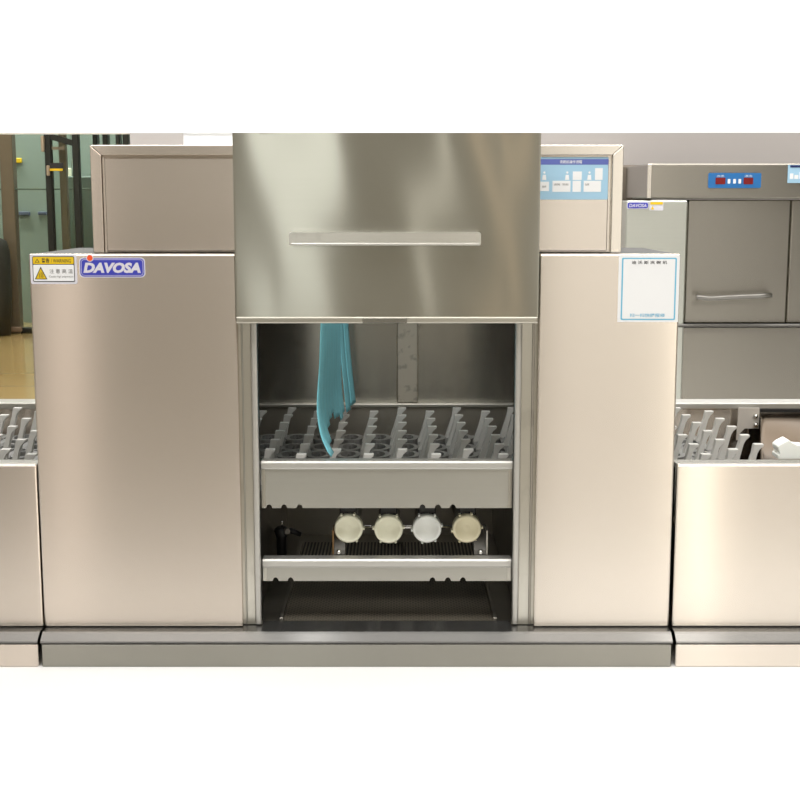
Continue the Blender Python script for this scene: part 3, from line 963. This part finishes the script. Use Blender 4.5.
post(5.5, 18.5, 240, POST_B)
post(94, 98.5, 138, POST_D)
post(104, 109, 138, POST_D)
post(117, 121, 138, POST_D)
post(124, 130, 138, POST_D)
MB().box(-4.5, xe_, YSF - .04, YSF + .04, 0, Z(327.5, YSF), .006).build('window_rail', POST_D, win)
MB().box(-4.5, xe_, YSF - .03, YSF + .04, Z(190, YSF), Z(188.5, YSF), .004).build('window_transom', plain('transom_green', rgb(84, 100, 86), .5), win)
MB().box(X(8, YSF, 330), X(24, YSF, 330), YSF - .07, YSF - .041, Z(331, YSF), Z(326, YSF), .006).build('rail_grip', plain('grip_tan', rgb(150, 128, 108), .5), win)

# glass door standing ajar in front of the shop front
YG = 7.0
dr = thing('glass_door', 'dark framed glass door standing ajar at the left with a black and yellow sticker', 'door', (X(62, YG, 240), YG, 0))


def upright(px0, px1, py, Y):
    return MB().box(X(px0, Y, py), X(px1, Y, py), Y - .03, Y + .03, 0, 3.1, .006)


upright(47, 53.5, 190, YG).build('door_stile', POST_D, dr)
upright(61, 68.0, 190, YG + .15).build('door_stile', POST_B, dr)
upright(74.5, 81.0, 190, YG).build('door_stile', POST_D, dr)
A, B = at(47, 138.5, YG), at(78, 147.5, YG)
MB().prism([(A.x, A.z), (B.x, B.z), (B.x, B.z + .045), (A.x, A.z + .045)], 'y', YG - .024, YG + .024).build('door_rail', POST_D, dr)
MB().box(X(53, YG, 148), X(66, YG, 148), YG - .04, YG - .032, Z(150, YG), Z(147, YG)).build('closer_arm', POST_B, dr)
MB().box(X(53.6, YG, 240), X(74.4, YG, 240), YG - .004, YG + .004, 0.08, 3.0).build('door_pane', GLASS, dr)
stk = MB().box(X(50.5, YG, 166), X(64.5, YG, 166), YG - .040, YG - .0325, Z(171, YG), Z(163, YG)).build('door_sticker', INK, dr)
MB().box(X(51, YG, 166), X(64, YG, 166), YG - .044, YG - .0405, Z(171, YG), Z(168.7, YG)).build('sticker_band', YELLOW, stk)
HINGE = plain('hinge_pale', rgb(176, 160, 140), .4, .4)
for (a_, b_, c_, d_) in ((43, 46.2, 152, 136), (47.5, 50.5, 176, 165.5)):
    MB().box(X(a_, YG, 150), X(b_, YG, 150), YG - .060, YG - .0305, Z(c_, YG), Z(d_, YG), .006).build('door_hinge', HINGE, dr)

# corridor beyond the glass
CORR = plain('corridor_paint', rgb(140, 154, 144), 0.8, var=.16, scale=1.0)
YCW = 8.3
struct('floor', MB().box(-6.5, 0.2, YSF + .101, YCW + .1, -.02, 0), TILE2)
struct('wall_corridor', MB().box(-6.5, .2, YCW, YCW + .1, 0, 3.3), CORR)
struct('wall_corridor_right', MB().box(0.1, 0.2, YSF + .125, YCW - .01, 0, 3.3), CORR)
struct('ceiling', MB().box(-6.5, .2, YSF + .121, YCW + .1, 3.3, 3.32), WHITEW)
YS = 7.85
tag(MB().box(X(68, YS, 250), X(98, YS, 250), YS, YS + .4, 0, Z(176, YS), .01).build('corridor_cupboard', plain('cupboard_green', rgb(104, 118, 108), .6)), 'tall grey green cupboard beyond the glass shop front', 'cupboard')
YS2 = YCW - .005
notices_and_glow = ((15, 24, 158, 163, YELLOW, 'yellow painted glow of a lamp high on the corridor wall behind the glass'),  # plain yellow box in place of a glowing lamp
           (69, 73, 168, 178, CREAM, 'cream notice on the corridor wall seen through the glass door'),
           (18, 30, 211.5, 215.5, NOTICE, 'dark blue notice on the corridor wall, left of a pair'),
           (38, 47, 211.5, 215, NOTICE, 'dark blue notice on the corridor wall, right of a pair'))
for (a_, b_, c_, d_, mt, lb) in notices_and_glow:
    tag(MB().box(X(a_, YS2, 200), X(b_, YS2, 200), YS2 - .03, YS2, Z(d_, YS2), Z(c_, YS2), .006).build('wall_notice_or_glow', mt), lb, 'notice')
ch = MB()
YS3 = 7.2
cc = at(-7, 236, YS3)
ch.tube([(cc.x, YS3, 0), (cc.x, YS3, .3), (cc.x, YS3, cc.z - .12), (cc.x, YS3, cc.z - .04), (cc.x, YS3, cc.z)], [.10, .12, .12, .10, .03], 20)
tag(ch.build('waste_bin', plain('bin_dark', rgb(52, 52, 46), .5)), 'dark rounded bin before the glass shop front at the far left', 'bin')

# walls behind and beside the camera
FRONTW = plain('front_wall_paint', rgb(146, 142, 130), .8, var=.05, scale=1)
struct('wall_front', MB().box(-4.5, 4.5, -4.7, -4.6, 0, 3.3), FRONTW)
struct('wall_left', MB().box(-4.6, -4.5, -4.6, YSF + .1, 0, 3.3), FRONTW)
struct('wall_right', MB().box(4.5, 4.6, -4.6, YW_ + .1, 0, 3.3), FRONTW)


# ------------------------------------------------------------ LIGHTS
def area(name, loc, size, power, col, rot):
    l = bpy.data.lights.new(name, 'AREA')
    l.shape = 'RECTANGLE'; l.size, l.size_y = size
    l.energy = power; l.color = col
    o = bpy.data.objects.new(name, l)
    o.location = loc; o.rotation_euler = rot
    COL.objects.link(o)
    return o


def radiant(size, L):      # watts for a wanted brightness
    return L * math.pi * size[0] * size[1]


DOWN = (0, 0, 0)
BACKW = (math.pi / 2, 0, 0)     # shines towards +Y
area('ceiling_light_front', (0.4, -1.7, 3.25), (5.0, 1.6), 152, (1, .985, .96), DOWN)
area('ceiling_light_back', (0, 2.2, 3.25), (7.0, .8), 165, (1, .99, .975), DOWN)
area('corridor_light', (-2.6, 7.85, 3.25), (4, .5), 135, (.97, 1, .98), DOWN)
area('hall_light', (-2.6, 5.4, 3.25), (2.5, 1.2), 80, (1, .95, .85), DOWN)
for nm, x, w, h, zc, L, c in (
        ('added_band_light_right', 1.22, 0.82, 2.6, 1.31, .86, (1, .95, .89)),  # added panel, no window there; brightens the right-hand steel
        ('added_band_light_far_right', 2.25, 0.8, 2.6, 1.31, .78, (1, .94, .87)),  # added panel, no window there; carries the bright band further right
        ('lamp_strip', 1.73, 0.07, 2.6, 1.31, 11.0, (1, .93, .80)),
        ('added_band_light_left', -1.92, .22, 2.6, 1.31, 1.35, (1, .88, .80)),  # added panel, no window there; pink band in the left steel
        ('added_streak_light', .23, .025, 2.6, 1.6, 2.6, (1, .97, .88)),  # added thin light, drawn as a wavy line in the door
        ('added_warm_streak_light', .56, .08, 2.6, 1.6, .6, (1, .74, .48)),  # added for the tan streak reflected in the door
        ('added_band_light_centre', -0.60, 0.34, 2.6, 1.6, 1.2, (.97, 1, .95))):  # added panel, no window there; pale band on the door's left
    area(nm, (x, -4.55, zc), (w, h), radiant((w, h), L), c, BACKW)

area('added_ledge_glint_left', (-.39, -.15, 3.24), (.22, .9), radiant((.22, .9), 4.0), (1, .99, .97), DOWN)  # added overhead to put a highlight on the base ledge
area('added_ledge_glint_right', (1.32, -.15, 3.24), (.3, .9), radiant((.3, .9), 4.0), (1, .95, .88), DOWN)  # added overhead for the highlight at the ledge's right end
w = bpy.data.worlds.new('world')
w.use_nodes = True
w.node_tree.nodes['Background'].inputs[0].default_value = (.9, .95, 1, 1)
w.node_tree.nodes['Background'].inputs[1].default_value = 0.3
scene.world = w
bpy.context.view_layer.update()
